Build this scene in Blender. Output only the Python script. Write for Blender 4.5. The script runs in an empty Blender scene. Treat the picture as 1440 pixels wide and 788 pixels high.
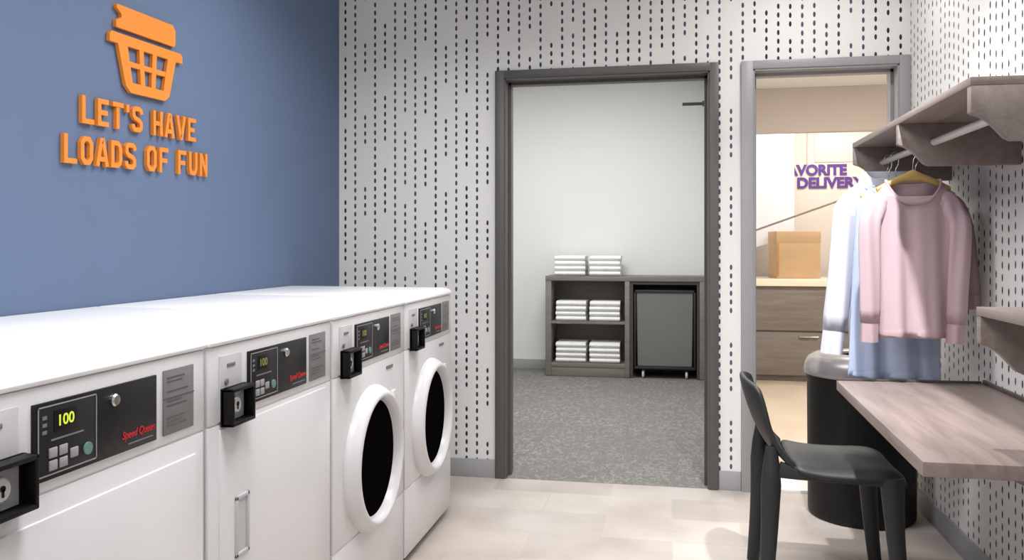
import bpy, bmesh, math, random
from mathutils import Vector, Matrix
random.seed(7)
scene = bpy.context.scene
COL = scene.collection
PI = math.pi

# ------------------------------------------------------------------ materials
def lin(c):
    c = c / 255.0
    return c / 12.92 if c <= 0.04045 else ((c + 0.055) / 1.055) ** 2.4
def rgb(r, g, b):
    return (lin(r), lin(g), lin(b), 1.0)

class NT:
    """small helper around a material's node tree"""
    def __init__(self, name):
        self.m = bpy.data.materials.new(name)
        self.m.use_nodes = True
        self.t = self.m.node_tree
        self.b = self.t.nodes['Principled BSDF']
    def n(self, kind, **kw):
        x = self.t.nodes.new(kind)
        for k, v in kw.items():
            setattr(x, k, v)
        return x
    def l(self, a, b):
        self.t.links.new(a, b)
    def math(self, op, a, b=None, c=None):
        x = self.n('ShaderNodeMath', operation=op)
        for i, v in enumerate((a, b, c)):
            if v is None:
                continue
            if isinstance(v, (int, float)):
                x.inputs[i].default_value = v
            else:
                self.l(v, x.inputs[i])
        return x.outputs[0]
    def mix(self, f, a, b):
        x = self.n('ShaderNodeMix', data_type='RGBA')
        for sock, v in ((x.inputs[0], f), (x.inputs[6], a), (x.inputs[7], b)):
            if isinstance(v, (int, float, tuple)):
                sock.default_value = v
            else:
                self.l(v, sock)
        return x.outputs[2]
    def coords(self, scale=(1, 1, 1)):
        tc = self.n('ShaderNodeTexCoord')
        mp = self.n('ShaderNodeMapping')
        mp.inputs['Scale'].default_value = scale
        self.l(tc.outputs['Object'], mp.inputs['Vector'])
        return mp.outputs['Vector']
    def noise(self, scale=5, detail=3, vec=(1, 1, 1), rough=0.5, dist=0.0):
        x = self.n('ShaderNodeTexNoise')
        x.inputs['Scale'].default_value = scale
        x.inputs['Detail'].default_value = detail
        x.inputs['Roughness'].default_value = rough
        x.inputs['Distortion'].default_value = dist
        self.l(self.coords(vec), x.inputs['Vector'])
        return x.outputs['Fac']
    def ramp(self, f, a, b):
        x = self.n('ShaderNodeMapRange')
        x.inputs['From Min'].default_value = a
        x.inputs['From Max'].default_value = b
        self.l(f, x.inputs['Value'])
        return x.outputs['Result']
    def bump(self, f, strength, dist=0.002):
        x = self.n('ShaderNodeBump')
        x.inputs['Strength'].default_value = strength
        x.inputs['Distance'].default_value = dist
        self.l(f, x.inputs['Height'])
        self.l(x.outputs['Normal'], self.b.inputs['Normal'])

def plain(name, c, rough=0.5, metal=0.0, var=0.04, scale=12, bump=0.0, spec=0.5):
    k = NT(name)
    a = rgb(*c)
    lo = tuple(v * (1 - var) for v in a[:3]) + (1,)
    hi = tuple(min(1, v * (1 + var)) for v in a[:3]) + (1,)
    f = k.noise(scale, 3)
    k.l(k.mix(f, lo, hi), k.b.inputs['Base Color'])
    k.b.inputs['Roughness'].default_value = rough
    k.b.inputs['Metallic'].default_value = metal
    k.b.inputs['Specular IOR Level'].default_value = spec
    if bump:
        k.bump(k.noise(scale * 25, 2), bump)
    return k.m

def wood(name, c1, c2, vec, rough=0.45, scale=6):
    k = NT(name)
    f = k.ramp(k.noise(scale, 6, vec, 0.6, 0.6), 0.3, 0.7)
    k.l(k.mix(f, rgb(*c1), rgb(*c2)), k.b.inputs['Base Color'])
    k.b.inputs['Roughness'].default_value = rough
    k.bump(f, 0.08, 0.001)
    return k.m

def cloth(name, c1, c2, scale=6):
    k = NT(name)
    f = k.ramp(k.noise(scale, 4, (1, 1, 0.25)), 0.35, 0.65)
    k.l(k.mix(f, rgb(*c1), rgb(*c2)), k.b.inputs['Base Color'])
    k.b.inputs['Roughness'].default_value = 0.95
    k.b.inputs['Specular IOR Level'].default_value = 0.15
    k.bump(k.noise(260, 2), 0.25, 0.001)
    return k.m

def glow(name, c, strength):
    k = NT(name)
    k.b.inputs['Base Color'].default_value = rgb(*c)
    k.b.inputs['Emission Color'].default_value = rgb(*c)
    k.b.inputs['Emission Strength'].default_value = strength
    return k.m

def wallpaper(name, axis, pitch=0.0578, dash=0.0442, base=(228, 227, 224)):
    """off-white paper with vertical strings of navy dashes, some strings broken"""
    k = NT(name)
    tc = k.n('ShaderNodeTexCoord')
    sp = k.n('ShaderNodeSeparateXYZ')
    k.l(tc.outputs['Object'], sp.inputs[0])
    a = k.math('ADD', k.math('DIVIDE', k.math('ADD', sp.outputs[axis], 1.785), pitch), 1.5)
    col = k.math('FLOOR', a)
    fx = k.math('SUBTRACT', k.math('SUBTRACT', a, col), 0.5)
    def rnd(off):
        w = k.n('ShaderNodeTexWhiteNoise', noise_dimensions='1D')
        k.l(k.math('ADD', col, off), w.inputs['W'])
        return w.outputs['Value']
    r1, r2, r3 = rnd(0.37), rnd(41.7), rnd(93.1)
    z = k.math('ADD', k.math('DIVIDE', sp.outputs[2], dash), k.math('MULTIPLY', r2, 9.0))
    row = k.math('FLOOR', z)
    fz = k.math('SUBTRACT', k.math('SUBTRACT', z, row), 0.5)
    # every second string is (nearly) whole, the others are groups of 4..7 in 10
    odd = k.math('LESS_THAN', k.math('MODULO', k.math('ABSOLUTE', col), 2.0), 0.5)
    nfill = k.math('ADD', 3.6, k.math('MULTIPLY', r1, 4.4))
    nfull = k.math('ADD', 7.6, k.math('MULTIPLY', r3, 4.0))
    lim = k.math('ADD', nfill, k.math('MULTIPLY', odd, k.math('SUBTRACT', nfull, nfill)))
    m = k.math('SUBTRACT', row, k.math('MULTIPLY', 9.0, k.math('FLOOR', k.math('DIVIDE', row, 9.0))))
    on = k.math('LESS_THAN', m, lim)
    ex = k.math('POWER', k.math('ABSOLUTE', k.math('MULTIPLY', fx, pitch / 0.0064)), 2.0)
    ez = k.math('POWER', k.math('ABSOLUTE', k.math('MULTIPLY', fz, dash / 0.0138)), 2.0)
    dot = k.math('LESS_THAN', k.math('ADD', ex, ez), 1.0)
    f = k.math('MULTIPLY', dot, on)
    paper = k.mix(k.noise(3, 2), tuple(v * 0.96 for v in rgb(*base)[:3]) + (1,), rgb(*base))
    ink = k.mix(r3, rgb(38, 38, 52), rgb(86, 88, 112))
    k.l(k.mix(f, paper, ink), k.b.inputs['Base Color'])
    k.b.inputs['Roughness'].default_value = 0.75
    k.b.inputs['Specular IOR Level'].default_value = 0.2
    return k.m

def tile_floor(name):
    k = NT(name)
    br = k.n('ShaderNodeTexBrick')
    br.offset = 0.5
    br.inputs['Color1'].default_value = rgb(206, 199, 194)
    br.inputs['Color2'].default_value = rgb(184, 177, 173)
    br.inputs['Mortar'].default_value = rgb(192, 184, 178)
    br.inputs['Scale'].default_value = 1.0
    br.inputs['Mortar Size'].default_value = 0.004
    br.inputs['Mortar Smooth'].default_value = 0.3
    br.inputs['Brick Width'].default_value = 0.6
    br.inputs['Row Height'].default_value = 0.3
    k.l(k.coords(), br.inputs['Vector'])
    n = k.ramp(k.noise(2.2, 5, (1, 1, 1), 0.6), 0.35, 0.7)
    tint = k.mix(n, rgb(226, 220, 214), rgb(255, 252, 248))
    x = k.n('ShaderNodeMix', data_type='RGBA', blend_type='MULTIPLY')
    x.inputs[0].default_value = 1.0
    k.l(br.outputs['Color'], x.inputs[6]); k.l(tint, x.inputs[7])
    k.l(x.outputs[2], k.b.inputs['Base Color'])
    k.b.inputs['Roughness'].default_value = 0.42
    return k.m

def carpet(name):
    k = NT(name)
    f = k.ramp(k.noise(30, 2, (1, 0.6, 1), 0.5, 1.6), 0.46, 0.66)
    g = k.ramp(k.noise(90, 2), 0.3, 0.7)
    big = k.ramp(k.noise(1.6, 2), 0.35, 0.65)
    a = k.mix(g, rgb(114, 111, 108), rgb(128, 125, 121))
    b = k.mix(g, rgb(144, 141, 136), rgb(158, 155, 149))
    k.l(k.mix(k.math('MULTIPLY', f, k.math('ADD', 0.55, k.math('MULTIPLY', big, 0.45))), a, b), k.b.inputs['Base Color'])
    k.b.inputs['Roughness'].default_value = 0.95
    k.b.inputs['Specular IOR Level'].default_value = 0.1
    k.bump(g, 0.3, 0.003)
    return k.m

def thin_glass(name):
    k = NT(name)
    tr = k.n('ShaderNodeBsdfTransparent')
    gl = k.n('ShaderNodeBsdfGlossy')
    gl.inputs['Roughness'].default_value = 0.05
    fr = k.n('ShaderNodeFresnel'); fr.inputs['IOR'].default_value = 1.35
    mx = k.n('ShaderNodeMixShader')
    k.l(fr.outputs[0], mx.inputs[0]); k.l(tr.outputs[0], mx.inputs[1]); k.l(gl.outputs[0], mx.inputs[2])
    k.l(mx.outputs[0], k.t.nodes['Material Output'].inputs['Surface'])
    return k.m

M = {}
M['blue'] = plain('blue wall paint', (98, 114, 142), 0.7, var=0.03, scale=2, spec=0.2)
M['paper_b'] = wallpaper('dotted wallpaper', 0)
M['paper_r'] = wallpaper('dotted wallpaper along the side wall', 1)
M['white_wall'] = plain('white wall paint', (228, 228, 226), 0.8, var=0.015, scale=2, spec=0.2)
M['ceil'] = plain('ceiling white', (235, 235, 233), 0.9, var=0.01, spec=0.1)
M['beige_wall'] = plain('beige wall paint', (226, 216, 206), 0.8, var=0.03, scale=2, spec=0.2)
M['soffit'] = plain('taupe soffit paint', (202, 192, 184), 0.8, var=0.05, scale=1.5, spec=0.2)
M['tile'] = tile_floor('pale stone tile')
M['carpet'] = carpet('mottled grey carpet')
M['wood_floor'] = wood('light oak floor', (212, 197, 178), (196, 178, 158), (1, 0.25, 1), 0.5, 4)
M['base'] = plain('grey vinyl base', (158, 158, 160), 0.6)
M['frame_dark'] = plain('charcoal painted steel', (86, 83, 81), 0.45)
M['frame_grey'] = plain('grey painted steel', (152, 150, 152), 0.42)
M['threshold'] = plain('white threshold stone', (232, 229, 224), 0.4)
M['enamel'] = plain('white enamel', (225, 223, 225), 0.28, var=0.008, scale=3)
M['enamel_lit'] = plain('white enamel lit from above', (247, 247, 247), 0.3, var=0.005, scale=3)  # lighter copy of the enamel: overhead light put into the tops' colour
M['seam'] = plain('mid grey trim', (120, 118, 120), 0.7)  # mid grey of the coin return button and panel print
M['plastic_grey'] = plain('light grey plastic', (196, 194, 197), 0.45)
M['plate'] = plain('instruction plate grey', (122, 121, 122), 0.5, var=0.12, scale=40)
M['plate_line'] = plain('instruction print', (92, 91, 92), 0.5)
M['black'] = plain('black control panel', (26, 26, 29), 0.35, spec=0.25)
M['blackbox'] = plain('black powder coat', (9, 8, 9), 0.5, spec=0.25)
M['dkgrey'] = plain('dark grey membrane', (36, 35, 38), 0.45, spec=0.25)
M['bezel'] = plain('bezel line grey', (150, 150, 150), 0.4)
M['chrome'] = plain('brushed steel', (205, 203, 200), 0.25, 1.0)
M['steel'] = plain('lock steel', (206, 203, 199), 0.4, 0.3)
M['button'] = plain('keypad button', (158, 156, 158), 0.5, var=0.15, scale=80)
M['teal'] = plain('green start button', (104, 140, 136), 0.5)
M['red'] = plain('red lettering', (196, 40, 44), 0.5)
M['led'] = glow('lit digits', (186, 198, 56), 0.65)
M['led_dim'] = glow('dim digits', (120, 118, 60), 0.35)
M['glass_dark'] = plain('dark door glass', (12, 9, 10), 0.5, var=0.2, spec=0.0)
M['orange'] = plain('orange lettering', (226, 134, 46), 0.45, var=0.03)
M['shelf'] = wood('grey brown laminate', (148, 135, 129), (128, 115, 110), (6, 0.5, 6), 0.5)
M['desk'] = wood('grey oak desk laminate', (160, 144, 137), (130, 115, 109), (5, 0.45, 5), 0.4, 5)
M['cab'] = wood('grey brown cabinet laminate', (132, 125, 119), (114, 107, 102), (0.5, 5, 5), 0.5)
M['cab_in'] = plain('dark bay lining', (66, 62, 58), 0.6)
M['counter'] = wood('taupe counter laminate', (134, 125, 119), (114, 106, 101), (0.6, 5, 5), 0.5)
M['counter_top'] = plain('cream counter top', (246, 232, 212), 0.35)
M['plastic_chair'] = plain('black moulded plastic', (36, 38, 39), 0.5, var=0.1, scale=30, bump=0.05)
M['bin'] = plain('black bin body', (9, 9, 10), 0.5, spec=0.3)
M['lid'] = plain('grey bin lid', (158, 153, 152), 0.32, 0.35)
M['rod'] = plain('pale painted rod', (214, 210, 207), 0.4)
M['shadow_line'] = plain('desk shadow line', (84, 76, 73), 0.5)  # dark colour standing for the shade along the desk edges
M['hanger'] = wood('honey hanger wood', (204, 172, 108), (180, 146, 84), (1, 6, 6), 0.4)
M['pink'] = cloth('pink knit', (196, 172, 178), (184, 160, 167))
M['pink_rib'] = cloth('pink rib knit', (192, 166, 172), (182, 156, 162))
M['mauve'] = cloth('dusky mauve knit', (166, 143, 149), (152, 130, 137))
M['bluecloth'] = cloth('light denim', (190, 202, 228), (168, 182, 212))
M['whitecloth'] = cloth('white cotton', (226, 226, 236), (212, 213, 230))
M['towel'] = cloth('white terry', (240, 239, 237), (232, 231, 229), 12)
M['cart'] = plain('grey hamper liner', (116, 115, 113), 0.85, var=0.04)
M['cart_frame'] = plain('dark cart frame', (40, 37, 35), 0.5)
M['wheel'] = plain('pale caster wheel', (205, 200, 194), 0.5)
M['carton'] = wood('warm tan board', (220, 184, 140), (208, 170, 124), (1, 1, 3), 0.7, 3)
M['carton_dark'] = plain('tan board tape', (196, 140, 84), 0.6)
M['banner'] = plain('white banner cloth', (243, 244, 252), 0.8, var=0.01)
M['purple'] = plain('purple lettering', (88, 52, 138), 0.5)
M['pale_panel'] = plain('pale rose panel', (226, 214, 210), 0.6)
M['glass'] = thin_glass('clear glass')
M['rail'] = plain('grey metal edging', (138, 133, 128), 0.4, 0.3)

# ------------------------------------------------------------------ mesh helpers
class MB:
    def __init__(self):
        self.bm = bmesh.new()
        self.mats = []
    def _merge(self, t, mi=0):
        for f in t.faces:
            f.material_index = mi
        me = bpy.data.meshes.new('tmp')
        t.to_mesh(me); t.free()
        self.bm.from_mesh(me)
        bpy.data.meshes.remove(me)
    def box(self, x0, x1, y0, y1, z0, z1, bev=0.0, seg=2, mi=0, rot=None):
        t = bmesh.new()
        bmesh.ops.create_cube(t, size=1.0)
        for v in t.verts:
            v.co = Vector(((v.co.x + .5) * (x1 - x0) + x0, (v.co.y + .5) * (y1 - y0) + y0, (v.co.z + .5) * (z1 - z0) + z0))
        if bev:
            bmesh.ops.bevel(t, geom=t.edges[:], offset=bev, segments=seg, profile=0.5, affect='EDGES')
        if rot:
            bmesh.ops.transform(t, matrix=rot, verts=t.verts[:])
        self._merge(t, mi); return self
    def prism(self, pts, axis, a0, a1, bev=0.0, mi=0, seg=2):
        """closed 2D outline extruded along an axis; pts are the two other axes in xyz order"""
        t = bmesh.new()
        def P(p, a):
            if axis == 'x': return (a, p[0], p[1])
            if axis == 'y': return (p[0], a, p[1])
            return (p[0], p[1], a)
        A = [t.verts.new(P(p, a0)) for p in pts]
        B = [t.verts.new(P(p, a1)) for p in pts]
        n = len(pts)
        t.faces.new(A); t.faces.new(B[::-1])
        for i in range(n):
            t.faces.new((A[i], B[i], B[(i + 1) % n], A[(i + 1) % n]))
        bmesh.ops.recalc_face_normals(t, faces=t.faces[:])
        if bev:
            bmesh.ops.bevel(t, geom=t.edges[:], offset=bev, segments=seg, profile=0.5, affect='EDGES')
        self._merge(t, mi); return self
    def lathe(self, prof, centre, axis='z', n=48, mi=0, sx=1.0):
        """prof: list of (radius, height); open ends are closed when radius is 0"""
        t = bmesh.new(); rings = []
        for r, hh in prof:
            ring = []
            for i in range(n if r > 1e-6 else 1):
                a = 2 * PI * i / n
                u, w = r * math.cos(a), r * math.sin(a)
                if axis == 'z': p = (u, w, hh)
                elif axis == 'x': p = (hh, u, w)
                else: p = (w, hh, u)
                ring.append(t.verts.new(Vector(p) + Vector(centre)))
            rings.append(ring)
        for A, B in zip(rings, rings[1:]):
            for i in range(n):
                j = (i + 1) % n
                if len(A) == 1 and len(B) == 1: continue
                if len(A) == 1: t.faces.new((A[0], B[i], B[j]))
                elif len(B) == 1: t.faces.new((A[i], B[0], A[j]))
                else: t.faces.new((A[i], B[i], B[j], A[j]))
        bmesh.ops.recalc_face_normals(t, faces=t.faces[:])
        self._merge(t, mi); return self
    def tube(self, pts, rad, n=10, mi=0, cap=True):
        """round (or elliptical: rad = (r1, r2)) tube along a polyline"""
        t = bmesh.new(); rings = []
        pts = [Vector(p) for p in pts]
        for i, p in enumerate(pts):
            d = (pts[min(i + 1, len(pts) - 1)] - pts[max(i - 1, 0)]).normalized()
            up = Vector((0, 1, 0)) if abs(d.y) < 0.9 else Vector((1, 0, 0))
            s = d.cross(up).normalized(); w = s.cross(d).normalized()
            r = rad[i] if isinstance(rad, list) else rad
            r1, r2 = r if isinstance(r, tuple) else (r, r)
            rings.append([t.verts.new(p + s * r1 * math.cos(2 * PI * k / n) + w * r2 * math.sin(2 * PI * k / n)) for k in range(n)])
        for A, B in zip(rings, rings[1:]):
            for i in range(n):
                t.faces.new((A[i], B[i], B[(i + 1) % n], A[(i + 1) % n]))
        if cap:
            t.faces.new(rings[0]); t.faces.new(rings[-1][::-1])
        bmesh.ops.recalc_face_normals(t, faces=t.faces[:])
        self._merge(t, mi); return self
    def grid(self, rows, mi=0, closed=False):
        t = bmesh.new()
        R = [[t.verts.new(p) for p in r] for r in rows]
        for A, B in zip(R, R[1:]):
            m = len(A)
            for i in range(m if closed else m - 1):
                t.faces.new((A[i], A[(i + 1) % m], B[(i + 1) % m], B[i]))
        bmesh.ops.recalc_face_normals(t, faces=t.faces[:])
        self._merge(t, mi); return self
    def build(self, name, mat, parent=None, smooth=35):
        me = bpy.data.meshes.new(name)
        self.bm.to_mesh(me); self.bm.free()
        for m in (mat if isinstance(mat, list) else [mat]):
            me.materials.append(m)
        if smooth:
            me.shade_smooth()
            me.set_sharp_from_angle(angle=math.radians(smooth))
        o = bpy.data.objects.new(name, me)
        COL.objects.link(o)
        if parent: o.parent = parent
        return o

def tag(o, label=None, cat=None, group=None, kind=None):
    if label: o['label'] = label
    if cat: o['category'] = cat
    if group: o['group'] = group
    if kind: o['kind'] = kind
    return o

def thing(name, label, cat, loc, group=None, rz=0.0):
    o = bpy.data.objects.new(name, None)
    o.empty_display_size = 0.1
    o.location = loc; o.rotation_euler = (0, 0, rz)
    COL.objects.link(o)
    return tag(o, label, cat, group)

def struct(name, mb, mat, smooth=35):
    return tag(mb.build(name, mat, None, smooth), kind='structure')

def part_label(o, s):
    o['label'] = s; return o

def lettering(text, h, depth, facing, origin, width=None, bold=0.0, shear=0.0):
    """mesh of built-in font capitals of height h, left/bottom corner at origin"""
    cu = bpy.data.curves.new('t', 'FONT')
    cu.body = text; cu.size = 1.0; cu.offset = bold; cu.shear = shear; cu.extrude = 0.5
    ob = bpy.data.objects.new('t', cu); COL.objects.link(ob)
    dg = bpy.context.evaluated_depsgraph_get()
    me = bpy.data.meshes.new_from_object(ob.evaluated_get(dg))
    bpy.data.objects.remove(ob); bpy.data.curves.remove(cu)
    xs = [v.co.x for v in me.vertices]; ys = [v.co.y for v in me.vertices]
    sy = h / (max(ys) - min(ys)); sx = (width / (max(xs) - min(xs))) if width else sy
    mb = MB(); mb.bm.from_mesh(me); bpy.data.meshes.remove(me)
    mx, my = min(xs), min(ys)
    for v in mb.bm.verts:
        x, y, z = (v.co.x - mx) * sx, (v.co.y - my) * sy, (v.co.z + 0.5) * depth
        if facing == '+x': p = (z, x, y)
        else: p = (x, -z, y)
        v.co = Vector(p) + Vector(origin)
    return mb

# ------------------------------------------------------------------ the setting
WL, WR, YB, YB2, ZC = -1.822, 1.149, 4.413, 4.600, 2.75
struct('floor', MB().box(-2.1, 1.45, -2.2, YB, -0.06, 0.0), M['tile'])
struct('ceiling', MB().box(-2.1, 1.45, -2.2, YB2, ZC, ZC + 0.08), M['ceil'])
struct('wall_left', MB().box(WL - 0.12, WL, -2.2, YB, 0, ZC), M['blue'])
struct('wall_right', MB().box(WR, WR + 0.12, -2.2, YB, 0, ZC), M['paper_r'])
struct('wall_front', MB().box(WL, WR, -2.2, -2.08, 0, ZC), M['white_wall'])
D1 = (-0.885, 0.192); D2 = (0.400, 1.100); DT = 2.145
wb = MB()
wb.box(-2.6, D1[0], YB, YB2, 0, ZC + .1).box(D1[1], D2[0], YB, YB2, 0, ZC + .1).box(D2[1], 3.4, YB, YB2, 0, ZC + .1)
wb.box(D1[0], D1[1], YB, YB2, DT, ZC + .1).box(D2[0], D2[1], YB, YB2, DT, ZC + .1)
struct('wall_back', wb, M['paper_b'])

def door_frame(name, x0, x1, o0, o1, otop, mat, ya=YB - 0.014, yb=YB2 + 0.014):
    m = MB()
    L = 0.012
    m.box(x0 - 0.001, x0 + L, ya, yb, 0, DT)                   # jamb linings
    m.box(x1 - L, x1 + 0.001, ya, yb, 0, DT)
    m.box(x0, x1, ya, yb, DT - L, DT + 0.001)
    m.box((x0 + x1) / 2 - (x1 - x0) / 2 + L, x0 + L + 0.014, YB + 0.07, YB + 0.11, 0, DT - L)   # stops
    m.box(x1 - L - 0.014, x1 - L, YB + 0.07, YB + 0.11, 0, DT - L)
    m.box(x0 + L, x1 - L, YB + 0.07, YB + 0.11, DT - L - 0.014, DT - L)
    for a, b in ((ya - 0.006, YB), (YB2, yb + 0.006)):         # casings both sides
        m.box(o0, x0 + 0.004, a, b, 0, otop, 0.003)
        m.box(x1 - 0.004, o1, a, b, 0, otop, 0.003)
        m.box(x0, x1, a, b, DT - 0.004, otop, 0.003)
    return struct(name, m, mat)
door_frame('door_1', D1[0], D1[1], -0.931, 0.234, 2.184, M['frame_dark'])
door_frame('door_2', D2[0], D2[1], 0.345, 1.148, 2.184, M['frame_grey'])
struct('trim_1', MB().box(D2[0] + 0.013, D2[1] - 0.013, YB + 0.02, YB2 + 0.08, -0.02, 0.012, 0.003), M['threshold'])
bb = MB(); bb.box(WL, -0.932, YB - 0.010, YB, 0, 0.098, 0.002).box(0.235, 0.344, YB - 0.010, YB, 0, 0.098, 0.002)
struct('baseboard_back', bb, M['base'])
struct('baseboard_right', MB().box(WR - 0.010, WR, -2.0, YB - 0.022, 0, 0.098, 0.002), M['base'])
# linen room behind the dark doorway
PX0, PX1 = 0.325, 0.375
struct('floor_linen_room', MB().box(-2.6, PX0, YB, 8.5, -0.06, -0.001), M['carpet'])
struct('wall_linen_room_back', MB().box(-2.6, PX0, 8.36, 8.5, 0, 2.85), M['white_wall'])
struct('wall_linen_room_left', MB().box(-2.6, -2.5, YB2, 8.36, 0, 2.85), M['white_wall'])
struct('wall_partition', MB().box(PX0, PX1, YB2 + 0.021, 9.0, 0, 2.85), M['white_wall'])
struct('ceiling_linen_room', MB().box(-2.6, PX0, YB2, 8.5, 2.85, 2.9), M['ceil'])
struct('baseboard_linen_room', MB().box(-2.5, -1.20, 8.348, 8.36, 0, 0.10, 0.002), M['base'])
# reception area behind the grey doorway
struct('floor_reception', MB().box(PX1, 3.4, YB2, 9.0, -0.06, 0.0), M['wood_floor'])
struct('wall_reception_back', MB().box(PX1, 3.4, 8.88, 9.0, 0, 2.72), M['beige_wall'])
struct('wall_reception_right', MB().box(3.3, 3.4, YB2, 8.88, 0, 2.72), M['beige_wall'])
struct('ceiling_reception', MB().box(PX1, 3.4, YB2, 9.0, 2.66, 2.78), M['ceil'])
struct('trim_2', MB().box(PX1, 3.3, 7.85, 7.95, 2.262, 2.659), M['soffit'])          # dropped soffit over the counter
struct('trim_3', MB().box(1.335, 1.350, 8.872, 8.88, 2.06, 2.659), M['soffit'])      # joint strip on the wall

# ------------------------------------------------------------------ laundry machines
XF = -1.016
def machine(y0, w, kind, label, group, lit=False):
    name = 'washing_machine' if kind == 'round' else 'laundry_dryer'
    t = thing(name, label, 'washing machine' if kind == 'round' else 'dryer', (XF, y0, 0), group)
    g = 0.005; s = (w - 0.70)                                   # slack goes to the left margin
    def Y(a): return a + s
    MB().box(-0.800, -0.004, g + .006, w - g - .006, 0.030, 1.022, 0.006).build('cabinet', M['enamel'], t)
    tp = MB()
    tp.prism([(-0.802, 1.020), (0.003, 1.020), (0.006, 1.025), (0.0055, 1.032), (-0.001, 1.041), (-0.013, 1.048), (-0.034, 1.052), (-0.802, 1.053)], 'y', g, w - g, 0.004)
    tp.build('top', M['enamel_lit'], t, 50)
    for xx, yy in ((-.06, .07), (-.06, w - .07), (-.74, .07), (-.74, w - .07)):
        MB().lathe([(0, -0.001), (0.022, -0.001), (0.022, 0.009), (0.010, 0.012), (0.010, 0.03), (0, 0.03)], (xx, yy, 0.001), 'z', 16).build('foot', M['blackbox'], t)
    # front skin: console strip, main panel, kick panel
    MB().box(-0.012, 0.0, g + .004, w - g - .004, 0.842, 1.019, 0.0035).build('console', M['enamel'], t)
    zlow = 0.300 if kind == 'round' else 0.10
    fp = MB().box(-0.012, 0.0, g + .004, w - g - .004, zlow + .002, 0.839, 0.0035).build('front_panel', M['enamel'], t)
    MB().box(-0.012, -0.001, g + .004, w - g - .004, 0.034, zlow - .002, 0.003).build('kick_panel', M['enamel'], t)
    # coin acceptor backing and the boxy coin vault
    cp = MB().box(-0.001, 0.004, Y(.052), Y(.152), 0.845, 0.996, 0.002).build('coin_panel', M['plastic_grey'], t)
    MB().box(0.0035, 0.006, Y(.082), Y(.118), 0.968, 0.976, 0.001).build('coin_slot', M['plate'], cp)
    cs = MB()
    cs.lathe([(0, 0.0035), (0.007, 0.0035), (0.007, 0.008), (0, 0.009)], (0, Y(.078), 0.935), 'x', 14)
    cs.build('coin_return_button', M['seam'], cp)
    b0, b1, z0, z1, px = Y(.054), Y(.160), 0.834, 0.921, 0.036
    vb = MB(); k = 0.009
    vb.box(0.004, 0.012, b0, b1, z0, z1)
    vb.box(0.004, px, b0, b0 + k, z0, z1, 0.003).box(0.004, px, b1 - k, b1, z0, z1, 0.003)
    vb.box(0.004, px, b0, b1, z0, z0 + k, 0.003).box(0.004, px, b0, b1, z1 - k, z1, 0.003)
    vo = vb.build('coin_box', M['blackbox'], t)
    MB().box(0.011, 0.0145, b0 + k + .004, b1 - k - .010, z0 + k + .002, z1 - k - .002, 0.001).build('lock_plate', M['bezel'], vo)
    lk = MB(); lc = (0, (b0 + b1) / 2 - .006, (z0 + z1) / 2)
    lk.lathe([(0, 0.0145), (0.020, 0.0145), (0.020, 0.018), (0.016, 0.021), (0, 0.021)], lc, 'x', 28)
    lk.build('lock', M['steel'], vo)
    kh = MB(); kh.lathe([(0, 0.0205), (0.005, 0.0205), (0.005, 0.0225), (0, 0.0225)], (0, lc[1], lc[2] + .003), 'x', 14)
    kh.box(0.0205, 0.0225, lc[1] - .002, lc[1] + .002, lc[2] - .010, lc[2] + .003)
    kh.build('keyhole', M['blackbox'], vo)
    # control panel
    d0, d1, zb, zt = Y(.182), Y(.512), 0.861, 0.991
    dp = MB().box(-0.001, 0.005, d0, d1, zb, zt, 0.0015).build('control_panel', M['black'], t)
    k0, k1, q0, q1 = d0 + .008, d0 + .150, zb + .008, zt - .006
    mem = MB().box(0.0045, 0.006, k0, k1, q0, q1, 0.0007).build('keypad', M['dkgrey'], dp)
    bz = MB(); e = 0.0022
    for a in ((k0, k1, q0, q0 + e), (k0, k1, q1 - e, q1), (k0, k0 + e, q0, q1), (k1 - e, k1, q0, q1)):
        bz.box(0.0058, 0.0068, *a)
    bz.build('keypad_border', M['bezel'], dp)
    sc = MB().box(0.0055, 0.0072, k0 + .036, k0 + .090, q1 - .046, q1 - .010, 0.0006).build('screen', M['blackbox'], dp)
    dg = lettering('100', 0.019, 0.0006, '+x', (0.0073, k0 + .047, q1 - .038), 0.036, 0.015)
    dg.build('digits', M['led'] if lit else M['led_dim'], dp, 0)
    for i, (a, b) in enumerate(((.024, .012), (.048, .012), (.024, .033), (.048, .033), (.074, .022))):
        MB().box(0.0055, 0.0085, k0 + a, k0 + a + .019, q0 + b - .005, q0 + b + .012, 0.0015).build('button', M['button'], dp)
    MB().lathe([(0, .0055), (.011, .0055), (.011, .0085), (0, .009)], (0, k0 + .118, q0 + .024), 'x', 20).build('start_button', M['teal'], dp)
    ind = MB()
    for i in range(3):
        ind.box(0.0058, 0.0068, k0 + .010, k0 + .020, q1 - .022 - i * .012, q1 - .016 - i * .012)
    ind.box(0.0058, 0.0066, k0 + .030, k0 + .108, q1 - .060, q1 - .057)
    ind.build('indicator_marks', M['seam'], dp)
    MB().lathe([(0, .005), (.0115, .005), (.0115, .011), (.009, .014), (0, .0145)], (0, d0 + .196, zt - .026), 'x', 24).build('key_switch', M['chrome'], dp)
    lg = lettering('Speed Queen', 0.019, 0.0008, '+x', (0.0052, d1 - .108, zb + .019), 0.100, 0.012, 0.25)
    lg.build('logo', M['red'], dp, 0)
    MB().box(0.0048, 0.0058, d1 - .090, d1 - .014, zb + .011, zb + .0135).build('logo_line', M['seam'], dp)
    pl = MB().box(-0.001, 0.0035, Y(.538), Y(.646), 0.861, 0.994, 0.0012).build('instruction_plate', M['plate'], t)
    pm = MB()
    for zz in (0.978, 0.970, 0.950, 0.930, 0.921, 0.896, 0.888, 0.880):
        pm.box(0.003, 0.0042, Y(.548), Y(.548) + random.uniform(.05, .088), zz - .0015, zz + .0015)
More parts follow.
